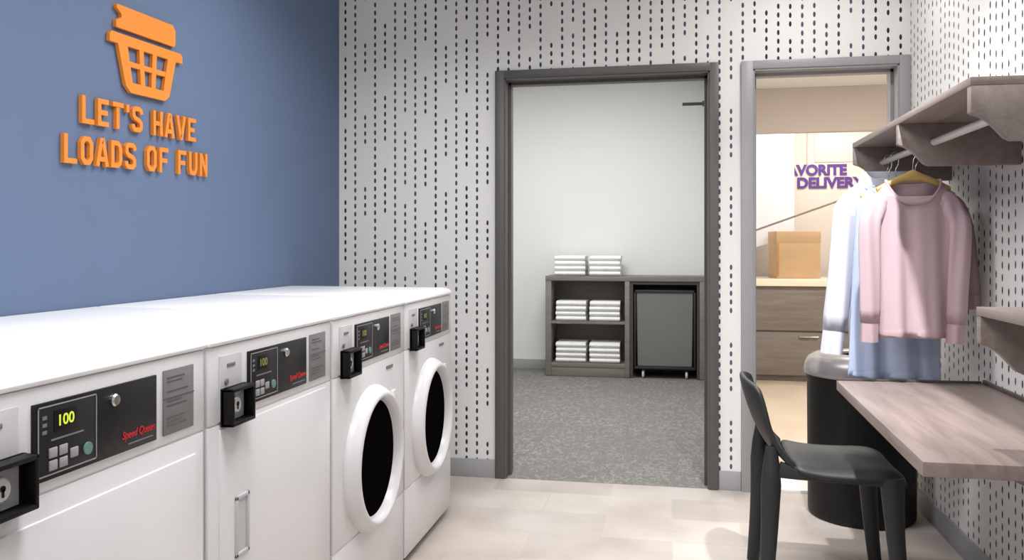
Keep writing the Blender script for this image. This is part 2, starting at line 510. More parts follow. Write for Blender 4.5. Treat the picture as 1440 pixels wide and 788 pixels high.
    pm.box(0.003, 0.0043, Y(.538), Y(.646), 0.935, 0.9375)
    pm.build('printed_lines', M['plate_line'], pl)
    if kind == 'round':
        c = (0, w * .488, 0.520)
        rg = MB()
        rg.lathe([(0.248, -0.002), (0.248, 0.006), (0.241, 0.022), (0.229, 0.038), (0.217, 0.046), (0.209, 0.044),
                  (0.202, 0.034), (0.198, 0.022), (0.194, 0.008)], c, 'x', 72)
        dr = rg.build('door', M['enamel'], t, 60)
        MB().lathe([(0.197, 0.012), (0.160, 0.018), (0.09, 0.023), (0, 0.025)], c, 'x', 56).build('door_glass', M['glass_dark'], dr, 60)
        MB().box(-0.001, 0.010, c[1] + .205, c[1] + .245, c[2] + .150, c[2] + .195, 0.004).build('door_latch', M['enamel'], dr)
        MB().box(-0.001, 0.003, Y(.49), Y(.56), 0.800, 0.812, 0.001).build('badge', M['plate'], t)
    else:
        dl = MB()
        dl.box(-0.002, 0.006 if lit else 0.004, Y(.055), w - .045, 0.10, 0.800 if lit else 0.828, 0.004 if lit else 0.003)
        d = dl.build('door', M['enamel'], t)
        hb = MB()                                              # flush vertical pull: rim around a recess
        h0, h1, v0, v1 = Y(.118), Y(.182), 0.510, 0.655
        hb.box(0.003, 0.009, h0, h0 + .010, v0, v1, .002).box(0.003, 0.009, h1 - .010, h1, v0, v1, .002)
        hb.box(0.003, 0.009, h0, h1, v0, v0 + .010, .002).box(0.003, 0.009, h0, h1, v1 - .010, v1, .002)
        ho = hb.build('door_handle', M['plastic_grey'], d)
        MB().box(0.0035, 0.0050, h0 + .008, h1 - .008, v0 + .008, v1 - .008).build('handle_recess', M['plastic_grey'], d)
    return t
machine(1.030, 0.672, 'flat', 'white coin dryer nearest the camera, its display lit green at 100', 'row of laundry machines', True)
machine(1.704, 0.698, 'flat', 'white coin dryer with vertical pull handle, second machine of the row', 'row of laundry machines')
machine(2.404, 0.702, 'round', 'white front-loading washer with round door, standing beside the flat-fronted dryer', 'row of laundry machines')
machine(3.108, 0.700, 'round', 'white front-loading washer with round door at the far end of the row', 'row of laundry machines')

# ------------------------------------------------------------------ orange wall sign
TILT = 0.026
SX0, SX1 = WL + 0.001, WL + 0.014
LAYER = [0]
def stroke(mb, pts, w, closed=False):
    """mitred stroke of constant width in the wall plane"""
    n = len(pts); P = [Vector(p) for p in pts]
    Lf, Rt = [], []
    for i in range(n):
        a = P[i - 1] if (i > 0 or closed) else None
        b = P[(i + 1) % n] if (i < n - 1 or closed) else None
        d1 = (P[i] - a).normalized() if a is not None else (b - P[i]).normalized()
        d2 = (b - P[i]).normalized() if b is not None else d1
        nrm1 = Vector((-d1.y, d1.x)); nrm2 = Vector((-d2.y, d2.x))
        m = (nrm1 + nrm2).normalized()
        k = (w / 2) / max(0.35, m.dot(nrm1))
        Lf.append(P[i] + m * k); Rt.append(P[i] - m * k)
    cnt = n if closed else n - 1
    t = bmesh.new()
    LAYER[0] += 1; off = (LAYER[0] % 5) * 0.0004
    def V(p, x): x = x + off; return t.verts.new((x, p.x, p.y + TILT * (p.x - 2.62)))
    f = [(V(Lf[i], SX1), V(Rt[i], SX1), V(Lf[i], SX0), V(Rt[i], SX0)) for i in range(n)]
    for i in range(cnt):
        A, B = f[i], f[(i + 1) % n]
        t.faces.new((A[0], A[1], B[1], B[0])); t.faces.new((A[2], B[2], B[3], A[3]))
        t.faces.new((A[0], B[0], B[2], A[2])); t.faces.new((A[1], A[3], B[3], B[1]))
    if not closed:
        t.faces.new((f[0][0], f[0][2], f[0][3], f[0][1])); t.faces.new((f[-1][0], f[-1][1], f[-1][3], f[-1][2]))
    bmesh.ops.recalc_face_normals(t, faces=t.faces[:])
    mb._merge(t)
def oct_(x0, x1, y0, y1, c=.26):
    dx, dy = c * (x1 - x0), c * .7 * (y1 - y0)
    return [(x0 + dx, y0), (x1 - dx, y0), (x1, y0 + dy), (x1, y1 - dy), (x1 - dx, y1), (x0 + dx, y1), (x0, y1 - dy), (x0, y0 + dy)]
G = {  # strokes in a unit cell (x 0..1, y 0..1), centre lines
    'L': [[(.12, 1), (.12, .09), (1, .09)]],
    'E': [[(.96, .91), (.14, .91), (.14, .09), (.96, .09)], [(.14, .5), (.85, .5)]],
    'T': [[(0, .91), (1, .91)], [(.5, .91), (.5, 0)]],
    "'": [[(.5, 1), (.5, .70)]],
    'S': [[(.93, .72), (.88, .84), (.72, .91), (.30, .91), (.14, .82), (.14, .64), (.28, .54), (.74, .45), (.88, .35), (.88, .18), (.72, .09), (.28, .09), (.12, .17), (.08, .29)]],
    'H': [[(.14, 0), (.14, 1)], [(.86, 0), (.86, 1)], [(.14, .5), (.86, .5)]],
    'A': [[(.08, 0), (.42, .93), (.58, .93), (.92, 0)], [(.22, .26), (.78, .26)]],
    'V': [[(.08, 1), (.44, .07), (.56, .07), (.92, 1)]],
    'O': ['ring'],
    'D': [[(.14, .91), (.62, .91), (.80, .82), (.87, .68), (.87, .32), (.80, .18), (.62, .09), (.14, .09), (.14, .91)]],
    'F': [[(.96, .91), (.14, .91), (.14, 0)], [(.14, .48), (.84, .48)]],
    'U': [[(.13, 1), (.13, .28), (.24, .13), (.40, .09), (.60, .09), (.76, .13), (.87, .28), (.87, 1)]],
    'N': [[(.14, 0), (.14, 1)], [(.14, .95), (.86, .05)], [(.86, 0), (.86, 1)]],
}
def sign_line(text, y0, y1, z0, h, label):
    t = thing('wall_lettering', label, 'sign', (WL, y0, z0), 'orange wall sign')
    adv = {"'": .42, ' ': .62}
    total = sum(adv.get(c, 1.0) for c in text)
    a = (y1 - y0) / (total - .24)
    y = y0
    for c in text:
        wd = a * adv.get(c, 1.0)
        if c != ' ':
            cw = wd - a * .24
            m = MB()
            for st in G[c]:
                pts = oct_(.13, .87, .09, .91) if st == 'ring' else st
                closed = st == 'ring' or (len(pts) > 3 and pts[0] == pts[-1])
                if st != 'ring' and closed: pts = pts[:-1]
                stroke(m, [(y + p[0] * cw, z0 + p[1] * h) for p in pts], a * .215, closed)
            o = m.build('letter' if c != "'" else 'apostrophe', M['orange'], t, 25)
            o.matrix_parent_inverse = Matrix.Translation((-WL, -y0, -z0))
        y += wd
sign_line("LET'S HAVE", 2.322, 2.958, 1.640, 0.088, "raised orange letters LET'S HAVE on the blue wall")
sign_line("LOADS OF FUN", 2.243, 3.040, 1.510, 0.090, 'raised orange letters LOADS OF FUN on the blue wall, lower line')
em = thing('basket_emblem', 'raised orange laundry basket emblem on the blue wall above the lettering', 'sign', (WL, 2.65, 1.78), 'orange wall sign')
def em_part(m, name):
    for v in m.bm.verts:
        v.co.z += TILT * (v.co.y - 2.62)
    o = m.build(name, M['orange'], em, 25)
    o.matrix_parent_inverse = Matrix.Translation((-WL, -2.65, -1.78))
bk = MB()
def bar(pts, **k):
    LAYER[0] += 1; off = (LAYER[0] % 7) * 0.0004
    bk.prism(pts, 'x', SX0 + off, SX1 + off)
zt_, zb_ = 1.925, 1.775
def xl(z): return 2.492 + (zt_ - z) / (zt_ - zb_) * 0.045
def xr(z): return 2.822 - (zt_ - z) / (zt_ - zb_) * 0.045
bar([(2.450, 1.925), (2.865, 1.925), (2.865, 1.950), (2.855, 1.960), (2.460, 1.960), (2.450, 1.950)])     # rim
bar([(xl(1.925), 1.925), (xl(1.925) + .05, 1.925), (xl(1.795) + .04, 1.795), (xl(1.795), 1.795)])
bar([(xr(1.925) - .05, 1.925), (xr(1.925), 1.925), (xr(1.795), 1.795), (xr(1.795) - .04, 1.795)])
bar([(xl(1.800), 1.805), (xr(1.800), 1.805), (xr(1.79), 1.790), (xr(1.775) - .022, 1.770), (xl(1.775) + .022, 1.770), (xl(1.79), 1.790)])
bar([(2.535, 1.858), (2.785, 1.858), (2.785, 1.876), (2.535, 1.876)])
for f in (1 / 3, 2 / 3):
    a = xl(1.925) + .05 + (xr(1.925) - xl(1.925) - .1) * f
    b = xl(1.80) + .04 + (xr(1.80) - xl(1.80) - .08) * f
    bar([(a - .012, 1.930), (a + .012, 1.930), (b + .012, 1.80), (b - .012, 1.80)])
em_part(bk, 'basket')
lm = MB().prism([(2.485, 1.978), (2.815, 1.978), (2.822, 1.990), (2.822, 2.040), (2.805, 2.056), (2.490, 2.056), (2.484, 2.046), (2.512, 2.026),
                 (2.512, 2.016), (2.484, 2.000)], 'x', SX0, SX1)
em_part(lm, 'laundry')

# ------------------------------------------------------------------ shelf units with hanging rod
def shelf_unit(label, ya, yb, ztop, rod=None, mid=True):
    t = thing('wall_shelf', label, 'shelf', (WR, ya, ztop - 0.167), 'laminate wall shelves')
    inv = Matrix.Translation((-WR, -ya, -(ztop - 0.167)))
    x0, zbm = 0.762, ztop - 0.167
    parts = []
    parts.append(MB().box(x0, WR, ya, yb, ztop - 0.022, ztop, 0.0015).build('shelf_board', M['shelf'], t))
    prof = [(WR, ztop - .0225), (x0 + .001, ztop - .0225), (x0 + .001, ztop - .092), (x0 + .008, ztop - .096), (x0 + .024, ztop - .101), (x0 + .044, ztop - .114),
            (x0 + .066, ztop - .137), (x0 + .085, ztop - .159), (x0 + .100, zbm), (WR, zbm)]
    for y in ([ya, (ya + yb) / 2 - .015, yb - .030] if mid else [ya, yb - .030]):
        parts.append(MB().prism(prof, 'y', y + .0005, y + .0295, 0.0012).build('bracket', M['shelf'], t))
    if rod:
        ro = MB().tube([(rod[0], ya + .028, rod[1]), (rod[0], yb - .028, rod[1])], 0.0125, 20)
        parts.append(ro.build('hanging_rod', M['rod'], t))
    for p in parts: p.matrix_parent_inverse = inv
    return t
shelf_unit('grey-brown shelf high on the wallpapered wall with a rod of hanging clothes', 2.365, 3.818, 1.688, (0.878, 1.602))
shelf_unit('lower grey-brown shelf cut by the right edge, above the desk', 0.90, 2.325, 1.093, None, False)

# ------------------------------------------------------------------ desk
DX, DY0, DY1, DZ = 0.588, 2.150, 3.385, 0.733
dk = thing('wall_desk', 'grey-oak wall-mounted folding desk in front of the stool', 'desk', (WR, (DY0 + DY1) / 2, DZ - 0.04))
inv = Matrix.Translation((-WR, -(DY0 + DY1) / 2, -(DZ - 0.04)))
o = MB().prism([(DX, DY0), (WR - .001, DY0), (WR - .001, DY1 + .03), (DX + .03, DY1)], 'z', DZ - .036, DZ, 0.002).build('desk_top', M['desk'], dk); o.matrix_parent_inverse = inv
m = MB().box(WR - .012, WR - .001, DY0 + .01, DY1 + .02, DZ, DZ + .014, 0.002)  # thin raised strip modelling the shadow line where desk meets wall
o = m.build('back_shadow_strip', M['shadow_line'], dk); o.matrix_parent_inverse = inv
m = MB().prism([(DX + .03, DY1 - .010), (WR - .013, DY1 + .020), (WR - .013, DY1 + .029), (DX + .03, DY1 - .001)], 'z', DZ, DZ + .008, .0015)  # same shadow line carried along the far end as a dark strip
o = m.build('end_shadow_strip', M['shadow_line'], dk); o.matrix_parent_inverse = inv
for y in (DY0 + .25, DY1 - .25):
    m = MB().prism([(WR - .001, DZ - .037), (WR - .001, DZ - .22), (WR - .03, DZ - .22), (WR - .36, DZ - .055), (WR - .36, DZ - .037)], 'y', y - .012, y + .012, 0.002)
    o = m.build('support_bracket', M['shelf'], dk); o.matrix_parent_inverse = inv

# ------------------------------------------------------------------ stool / chair
def chair(cx, cy):
    t = thing('desk_chair', 'black moulded plastic chair with low curved back, facing the desk', 'chair', (cx, cy, 0))
    # side profile (x: back -> front), local to seat centre
    prof = [(-.290, .770), (-.283, .735), (-.268, .680), (-.248, .620), (-.222, .562), (-.188, .515), (-.140, .484),
            (-.080, .470), (.0, .463), (.08, .463), (.15, .467), (.200, .464), (.226, .450), (.236, .432)]
    split = 6
    def row(i):
        x, z = prof[i]
        tz = (z - .46) / .31
        if i < split:
            hw = .206 - .020 * max(0, tz) ** 2
            if i == 0: hw -= .022
        else:
            hw = .208 + .010 * math.sin(PI * (x + .2) / .45) - (.016 if i >= len(prof) - 2 else 0)
        r = []
        for j in range(17):
            u = -1 + 2 * j / 16
            dish = (abs(u) ** 3)
            xx, zz = x, z
            if i < split + 1:
                xx = x + .042 * dish * min(1, max(.25, tz + .3))
                if i == 0: zz = z - .022 * abs(u) ** 4
            if i >= split:
                zz = z + (.010 - .030 * max(0, abs(u) - .80) / .2) * dish
            r.append((xx, u * hw, zz))
        return r
    def shell(i0, i1, name):
        m = MB().grid([row(i) for i in range(i0, i1 + 1)])
        o = m.build(name, M['plastic_chair'], t, 0)
        for p in o.data.polygons: p.use_smooth = True
        a = o.modifiers.new('thick', 'SOLIDIFY'); a.thickness = 0.022; a.offset = -1.0 if False else 0.0
        b = o.modifiers.new('sub', 'SUBSURF'); b.levels = 1; b.render_levels = 2
        return o
    shell(0, split, 'backrest'); shell(split, len(prof) - 1, 'seat')
    m = MB()                                                    # apron under the seat
    for s in (-1, 1):
        m.prism([(-.175, .494), (-.10, .470), (.205, .458), (.215, .425), (.16, .426), (-.13, .436), (-.19, .440)], 'y', s * .192 - .013, s * .192 + .013, .004)
    m.box(.185, .205, -.19, .19, .425, .452, .004).box(-.190, -.170, -.19, .19, .440, .470, .004)
    m.build('apron', M['plastic_chair'], t)
    for sx, sy in ((-1, -1), (-1, 1), (1, -1), (1, 1)):
        tx, ty = (.190 if sx > 0 else -.206), sy * (.187 if sx > 0 else .190)
        ztop = .455 if sx > 0 else .545
        bx, by = (.226 if sx > 0 else -.232), sy * .206
        pts, rad = [], []
        for i in range(9):
            f = i / 8
            bend = .020 * math.sin(PI * f) * (-1 if sx > 0 else 1)
            pts.append((tx + (bx - tx) * f + bend * .3, ty + (by - ty) * f, ztop - (ztop - .002) * f))
            r = .034 - .010 * f + (.008 * (1 - f) ** 3)
            if sx < 0: r *= min(1, .45 + 2.6 * f)
            rad.append((r, r * .78))
        MB().tube(pts, rad, 14).build('leg', M['plastic_chair'], t, 60)
    return t
chair(0.548, 3.245)

# ------------------------------------------------------------------ waste bin
tb = thing('waste_bin', 'round black waste bin with grey lid in front of the grey doorway', 'bin', (0.862, 4.130, 0))
m = MB().lathe([(0, 0.002), (.226, 0.002), (.232, .010), (.234, .03), (.238, .62), (.241, .64), (.241, .655), (.232, .660), (.225, .655), (.22, .30), (0, .30)], (0, 0, 0), 'z', 64)
m.build('body', M['bin'], tb, 40)
m = MB().lathe([(.236, .648), (.248, .652), (.252, .668), (.247, .700), (.232, .728), (.205, .744), (.160, .750), (.110, .748), (.100, .742), (.098, .715), (.098, .690)], (0, 0, 0), 'z', 64)
m.build('lid', M['lid'], tb, 60)
MB().lathe([(.099, .690), (.0985, .735), (.090, .737), (.088, .60), (0, .60)], (0, 0, 0), 'z', 40).build('liner', M['bin'], tb, 60)

# ------------------------------------------------------------------ hangers and clothes
RX, RZ = 0.878, 1.602
def hanger(y, label, half=.165, dx=0.0, tilt=0.0, drop=.100, mat='hanger'):
    t = thing('clothes_hanger', label, 'hanger', (RX + dx, y, RZ), 'hangers on the rod')
    t.rotation_euler = (0, 0, tilt)
    zt = -drop
    m = MB(); rows = []
    for i in range(21):
        u = -1 + 2 * i / 20
        x = u * half
        z = zt - .010 - .052 * abs(u) ** 1.35
        hh = .017 - .007 * abs(u) + (.006 * max(0, 1 - abs(u) * 4)); th = .0095 - .002 * abs(u)
        rows.append([(x, th * math.cos(a), z + hh * math.sin(a)) for a in [2 * PI * k / 12 for k in range(12)]])
    m.grid(rows, closed=True)
    a = bmesh.new(); a.free()
    m.build('shoulder_bar', M[mat], t, 60)
    pts = [(0, 0, zt)] + [(0, 0, zt + .03), (.002, 0, zt + .050), (.011, 0, zt + .066)]
    R = .0165
    for k in range(0, 13):
        an = math.radians(-35 + k * 18)
        pts.append((R * math.cos(an), 0, .0018 + R * math.sin(an) - .002))
    MB().tube(pts, .0021, 8).build('hook', M['chrome'], t, 60)
    return t

def garment(name, label, cat, y, mats, sw, nw, zneck, zsh, zhem, hemw, waist, slz, slx, slr=(.058, .040), dx=0.0, amp=.010, seed=1, th=.040,
            group='clothes on the rod', scoop=.045, sleeve=True, rib=True, collar=False, rz=0.0, fr=9.0):
    rnd = random.Random(seed)
    ph = [rnd.uniform(0, 6.28) for _ in range(6)]
    t = thing(name, label, cat, (RX + dx, y, RZ), group, rz)
    N = 72
    def ringpt(a, hw, ht, z, k, topw):
        ca, sa = math.cos(a), math.sin(a)
        x = hw * math.copysign(abs(ca) ** .75, ca)
        yy = ht * math.copysign(abs(sa) ** .8, sa)
        side = 1 if sa >= 0 else -1
        fold = amp * k * (math.sin(x * fr * 6 + ph[0] + side * 1.3 + 1.2 * z) + .6 * math.sin(x * fr * 11 + ph[1] - side + z * 2))
        yy += fold * min(1, abs(sa) * 2) * (1 if side > 0 else -1) * .8
        zz = z
        if topw > 0:
            front = max(0, -sa)
            zz -= scoop * topw * front ** 1.5 * (1 - .0 * abs(ca))
        return (x, yy, zz)
    rows = []
    L = []
    nb = 20
    for i in range(nb + 1):                                    # hem -> armpit/shoulder tip
        f = i / nb
        z = zhem + (zsh - zhem) * f
        hw = hemw + (waist - hemw) * min(1, f * 1.6) if f < .62 else waist + (sw - waist) * ((f - .62) / .38)
        L.append((z, hw, th * (1 - .25 * f), 1 - .75 * f, 0))
    ns = 8
    for i in range(1, ns + 1):                                 # shoulder slope up to the neck
        f = i / ns
        z = zsh + (zneck - zsh) * (f ** .85)
        hw = sw + (nw - sw) * f
        L.append((z, hw, th * (.75 - .12 * f) + .012 * f, .25 * (1 - f), f ** 1.5))
    for z, hw, ht, k, tw in L:
        rows.append([ringpt(2 * PI * i / N, hw, ht, z - RZ, k, tw) for i in range(N)])
    m = MB().grid(rows, closed=True)
    o = m.build('bodice', M[mats[0]], t, 0)
    for p in o.data.polygons: p.use_smooth = True
    s = o.modifiers.new('thick', 'SOLIDIFY'); s.thickness = .003; s.offset = 0
    if rib:
        top = rows[-1]
        nk = MB(); pts = [Vector(p) for p in top]
        for i in range(N):
            pass
        ring = []
        for i in range(N):
            p = pts[i]; c = Vector((0, 0, p.z))
            d = (p - c).normalized()
            ring.append([p + d * .004 * math.cos(a) + Vector((0, 0, .009 * math.sin(a) + .003)) for a in [2 * PI * q / 8 for q in range(8)]])
        nk.grid(ring + [ring[0]], closed=True)
        nk.build('neckband', M[mats[1]], t, 60)
        hr = []
        for dz in (.000, .012, .026, .034):
            hr.append([(p[0] * (1.012 if 0 < dz < .03 else 1.0), p[1] * (1.05 if 0 < dz < .03 else 1.0), p[2] + dz) for p in rows[0]])
        hm = MB().grid(hr, closed=True).build('hem_band', M[mats[1]], t, 60)
    if collar:
        top = rows[-1]
        c1 = []
        for q, (sc, dz) in enumerate(((1.0, -.004), (1.03, .026), (1.16, .030), (1.30, .000), (1.36, -.020))):
            c1.append([(p[0] * sc, p[1] * (1 + (sc - 1) * .8), p[2] + dz) for p in top])
        MB().grid(c1, closed=True).build('collar', M[mats[1]], t, 60)
    if sleeve:
        for sd in (-1, 1):
            rr = []; n2 = 28; steps = 24
            xe = slx[0 if sd < 0 else 1]
            slope = (zneck - zsh) / (sw - nw)
            r0 = slr[0]
            ctl = [Vector((sw - .052, 0, zsh + .030 * slope - r0 * 1.15)), Vector((sw - .028, 0, zsh + .022 * slope - r0 * 1.05)),
                   Vector((sw - .006, 0, zsh - r0 * 1.30)), Vector((sw + .012, 0, zsh - .110)), Vector(((sw + .012 + xe) / 2, 0, (zsh - .11 + slz) / 2)), Vector((xe, 0, slz))]
            def cr(tt):                                        # Catmull-Rom through the control points
                k = min(int(tt), 4); u = tt - k
                P = [ctl[max(0, k - 1)], ctl[k], ctl[k + 1], ctl[min(5, k + 2)]]
                return 0.5 * ((2 * P[1]) + (P[2] - P[0]) * u + (2 * P[0] - 5 * P[1] + 4 * P[2] - P[3]) * u * u + (3 * P[1] - P[0] - 3 * P[2] + P[3]) * u ** 3)
            ts = [5 * (i / steps) for i in range(steps + 1)]
            for i, tt in enumerate(ts):
                p = cr(tt); d = (cr(min(5, tt + .05)) - cr(max(0, tt - .05))).normalized()
                f = tt / 5
                nx = Vector((-d.z, 0, d.x))
                r = slr[0] + (slr[1] - slr[0]) * max(0, (tt - 1.5) / 3.5)
                if i >= 22: r *= .93
                dep = r * (.62 + .12 * min(1, f))
                yo = -.020 * min(1, tt / 3) * (1 if f < .99 else 1)
                ring = []
                for k in range(n2):
                    a = 2 * PI * k / n2
                    w1 = 1 + .07 * math.sin(3 * a + f * 9 + ph[2]) * min(1, tt / 2)
                    w2 = 1 + .20 * math.sin(4 * a + f * 8 + ph[3]) * min(1, tt / 2)
                    q = p + nx * (r * w1 * math.cos(a))
                    ring.append((sd * q.x, yo + dep * w2 * math.sin(a), q.z - RZ))
                rr.append(ring)
            so = MB().grid(rr[:23], closed=True).build('sleeve', M[mats[0]], t, 0)
            for p in so.data.polygons: p.use_smooth = True
            s2 = so.modifiers.new('thick', 'SOLIDIFY'); s2.thickness = .003; s2.offset = 0
            MB().grid(rr[22:], closed=True).build('cuff', M[mats[1]], so, 60)
    return t

hanger(3.335, 'honey wooden hanger holding the pink sweater', .128, drop=.084)
garment('sweater', 'pink long-sleeved sweater at the front of the hanging clothes', 'sweater', 3.335, ('pink', 'pink_rib'),
        sw=.142, nw=.095, zneck=1.484, zsh=1.418, zhem=.908, hemw=.125, waist=.130, slz=.890, slx=(.158, .140), amp=.018, seed=4, slr=(.039, .033), scoop=.080)
hanger(3.440, 'wooden hanger holding the dusky mauve cardigan', .140, dx=.035)
garment('cardigan', 'dusky mauve garment behind the pink sweater, its sleeve against the wall', 'cardigan', 3.440, ('mauve', 'mauve'),
        sw=.150, nw=.085, zneck=1.480, zsh=1.425, zhem=.965, hemw=.125, waist=.140, slz=1.010, slx=(.130, .196), amp=.010, seed=9, dx=.035, slr=(.040, .032))
hanger(3.545, 'wooden hanger holding the light blue dress', .130, dx=-.01)
garment('dress', 'light blue dress hanging lowest, behind the pink sweater', 'dress', 3.545, ('bluecloth', 'bluecloth'),
        sw=.140, nw=.090, zneck=1.478, zsh=1.410, zhem=.722, hemw=.170, waist=.155, slz=1, slx=(0, 0), amp=.018, seed=12, sleeve=False, dx=-.015, th=.034)
hanger(3.650, 'wooden hanger holding the white shirt', .150, dx=-.01)
garment('shirt', 'white long-sleeved shirt farthest left on the rod', 'shirt', 3.650, ('whitecloth', 'whitecloth'),
        sw=.158, nw=.085, zneck=1.525, zsh=1.468, zhem=.850, hemw=.150, waist=.155, slz=.805, slx=(.222, .150), amp=.010, seed=21, collar=True, rib=False, dx=-.012, slr=(.048, .046))
hanger(3.750, 'empty wooden hanger deepest on the rod behind the white shirt', .150, dx=0.0)

# ------------------------------------------------------------------ linen cabinet, towels and hamper
CX0, CX1, CY0, CY1, CZ = -1.190, 0.312, 7.950, 8.350, 0.956
lc_ = thing('linen_cabinet', 'grey-brown open linen cabinet against the white far wall', 'cabinet', ((CX0 + CX1) / 2, CY0, 0))
inv = Matrix.Translation((-(CX0 + CX1) / 2, -CY0, 0))
def cab(name, mat, *b, bev=.002):
    o = MB().box(*b, bev).build(name, mat, lc_); o.matrix_parent_inverse = inv; return o
cab('top_board', M['cab'], CX0, CX1, CY0 - .004, CY1, CZ - .045, CZ)
cab('side_panel', M['cab'], CX0, CX0 + .055, CY0, CY1, .002, CZ - .0455)
cab('side_panel', M['cab'], CX1 - .060, CX1, CY0, CY1, .002, CZ - .0455)
cab('divider', M['cab'], -.436, -.392, CY0, CY1, .002, CZ - .0455)
cab('shelf', M['cab'], CX0 + .0555, -.4365, CY0 + .006, CY1 - .02, .500, .524)
cab('shelf', M['cab'], CX0 + .0555, -.4365, CY0 + .004, CY1 - .02, .090, .128)
cab('plinth', M['cab'], CX0 + .0555, -.4365, CY0 + .010, CY0 + .03, .002, .0895)
cab('back_panel', M['cab'], CX0 + .0555, -.4365, CY1 - .018, CY1 - .001, .128, CZ - .046)
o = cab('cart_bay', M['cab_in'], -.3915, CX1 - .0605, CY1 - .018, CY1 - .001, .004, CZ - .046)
part_label(o, 'dark lined back of the cart bay')
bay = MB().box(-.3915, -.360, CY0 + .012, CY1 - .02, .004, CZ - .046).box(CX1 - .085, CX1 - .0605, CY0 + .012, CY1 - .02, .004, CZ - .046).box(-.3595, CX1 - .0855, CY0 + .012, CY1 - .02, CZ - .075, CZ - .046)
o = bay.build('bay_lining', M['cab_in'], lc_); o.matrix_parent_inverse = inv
part_label(o, 'dark lining around the cart bay')

def towel(xc, z, seed, label, group, w=.286):
    r = random.Random(seed)
    d, hh = .270, .0475
    m = MB(); rows = []
    n = 14
    # folded terry: rounded front fold seen end on, two visible layers
    prof = []
    for k in range(n + 1):
        a = -PI / 2 + PI * k / n
        prof.append((-.022 * math.cos(a) - .004 * math.cos(3 * a), hh / 2 + hh / 2 * math.sin(a)))
    prof += [(d, hh), (d, 0)]
    for i in range(13):
        u = i / 12
        x = (u - .5) * w
        e = 1 - .10 * max(0, abs(2 * u - 1) - .86) / .14
        rows.append([(x, y_ + .0015 * math.sin(u * 9 + r.random()), hh / 2 + (z_ - hh / 2) * e) for y_, z_ in prof])
    m.grid(rows, closed=True)
    b = m.bm
    b.verts.ensure_lookup_table()
    npf = len(prof)
    b.faces.new([b.verts[i] for i in range(npf)]); b.faces.new([b.verts[12 * npf + i] for i in range(npf)][::-1])
    bmesh.ops.recalc_face_normals(b, faces=b.faces[:])
    o = m.build('folded_towel', M['towel'], None, 50)
    o.location = (xc + r.uniform(-.004, .004), CY0 + .045 + r.uniform(-.004, .004), z)
    tag(o, label, 'towel', group)
places = [(-.950, .5245, 'left stack on the middle shelf'), (-.628, .5245, 'right stack on the middle shelf'),
          (-.950, .1285, 'left stack on the bottom shelf'), (-.628, .1285, 'right stack on the bottom shelf'),
          (-.958, CZ + .0005, 'left stack on top of the cabinet'), (-.625, CZ + .0005, 'right stack on top of the cabinet')]
names4 = ['lowest', 'second from the bottom', 'second from the top', 'topmost']
for q, (xc, z, s) in enumerate(places):
    for i in range(4):
        towel(xc, z + i * .0482, q * 10 + i, f'folded white towel, {names4[i]} of the {s}', 'folded towels', .290 if q > 3 else .286)

ct = thing('laundry_cart', 'grey laundry hamper on casters parked in the cabinet bay', 'cart', (-.067, 8.12, 0))
hx, hy = .262, .155
m = MB()
rows = []
for z, s in ((.118, .955), (.13, .965), (.45, .985), (.79, 1.0), (.803, 1.0)):
    rows.append([(s * hx * x, s * hy * y, z) for x, y in ((-1, -.92), (-.97, -1), (.97, -1), (1, -.92), (1, .92), (.97, 1), (-.97, 1), (-1, .92))])
m.grid(rows, closed=True)
b = m.bm; b.verts.ensure_lookup_table()
b.faces.new([b.verts[i] for i in range(8)])
m.build('bag', M['cart'], ct, 30)
m = MB()
for x in (-1, 1):
    m.box(x * (hx + .012) - .008, x * (hx + .012) + .008, -hy - .012, -hy + .006, .10, .83, .002)
    m.box(x * (hx + .012) - .008, x * (hx + .012) + .008, hy - .006, hy + .012, .10, .83, .002)
    m.box(x * (hx + .012) - .008, x * (hx + .012) + .008, -hy - .012, hy + .012, .805, .83, .002)
m.box(-hx - .02, hx + .02, -hy - .012, -hy + .004, .805, .83, .002).box(-hx - .02, hx + .02, hy - .004, hy + .012, .805, .83, .002)
m.box(-hx - .02, hx + .02, -hy - .012, hy + .012, .088, .114, .003)
m.build('frame', M['cart_frame'], ct)
for x in (-1, 1):
    for y in (-1, 1):
        c = MB().box(x * .2 - .016, x * .2 + .016, y * .12 - .014, y * .12 + .014, .066, .0885, .002)
        co = c.build('caster', M['cart_frame'], ct)
        MB().lathe([(0, -.011), (.028, -.011), (.034, -.006), (.034, .006), (.028, .011), (0, .011)], (x * .2, y * .12 - .010, .035), 'x', 24).build('wheel', M['wheel'], co, 50)
# door closer arm reaching past the right jamb, far side of the doorway
ca = MB().box(.02, .191, 4.632, 4.650, 2.005, 2.022, .003)
dc = thing('door_closer', 'small dark closer arm high at the right jamb of the charcoal doorway', 'door closer', (.19, 4.63, 2.01))
o = MB().box(.055, .180, 4.632, 4.648, 2.006, 2.022, .003).build('arm', M['frame_dark'], dc); o.matrix_parent_inverse = Matrix.Translation((-.19, -4.63, -2.01))
o = MB().box(.160, .191, 4.621, 4.650, 2.000, 2.028, .003).build('mount', M['frame_dark'], dc); o.matrix_parent_inverse = Matrix.Translation((-.19, -4.63, -2.01))
ca.bm.free()

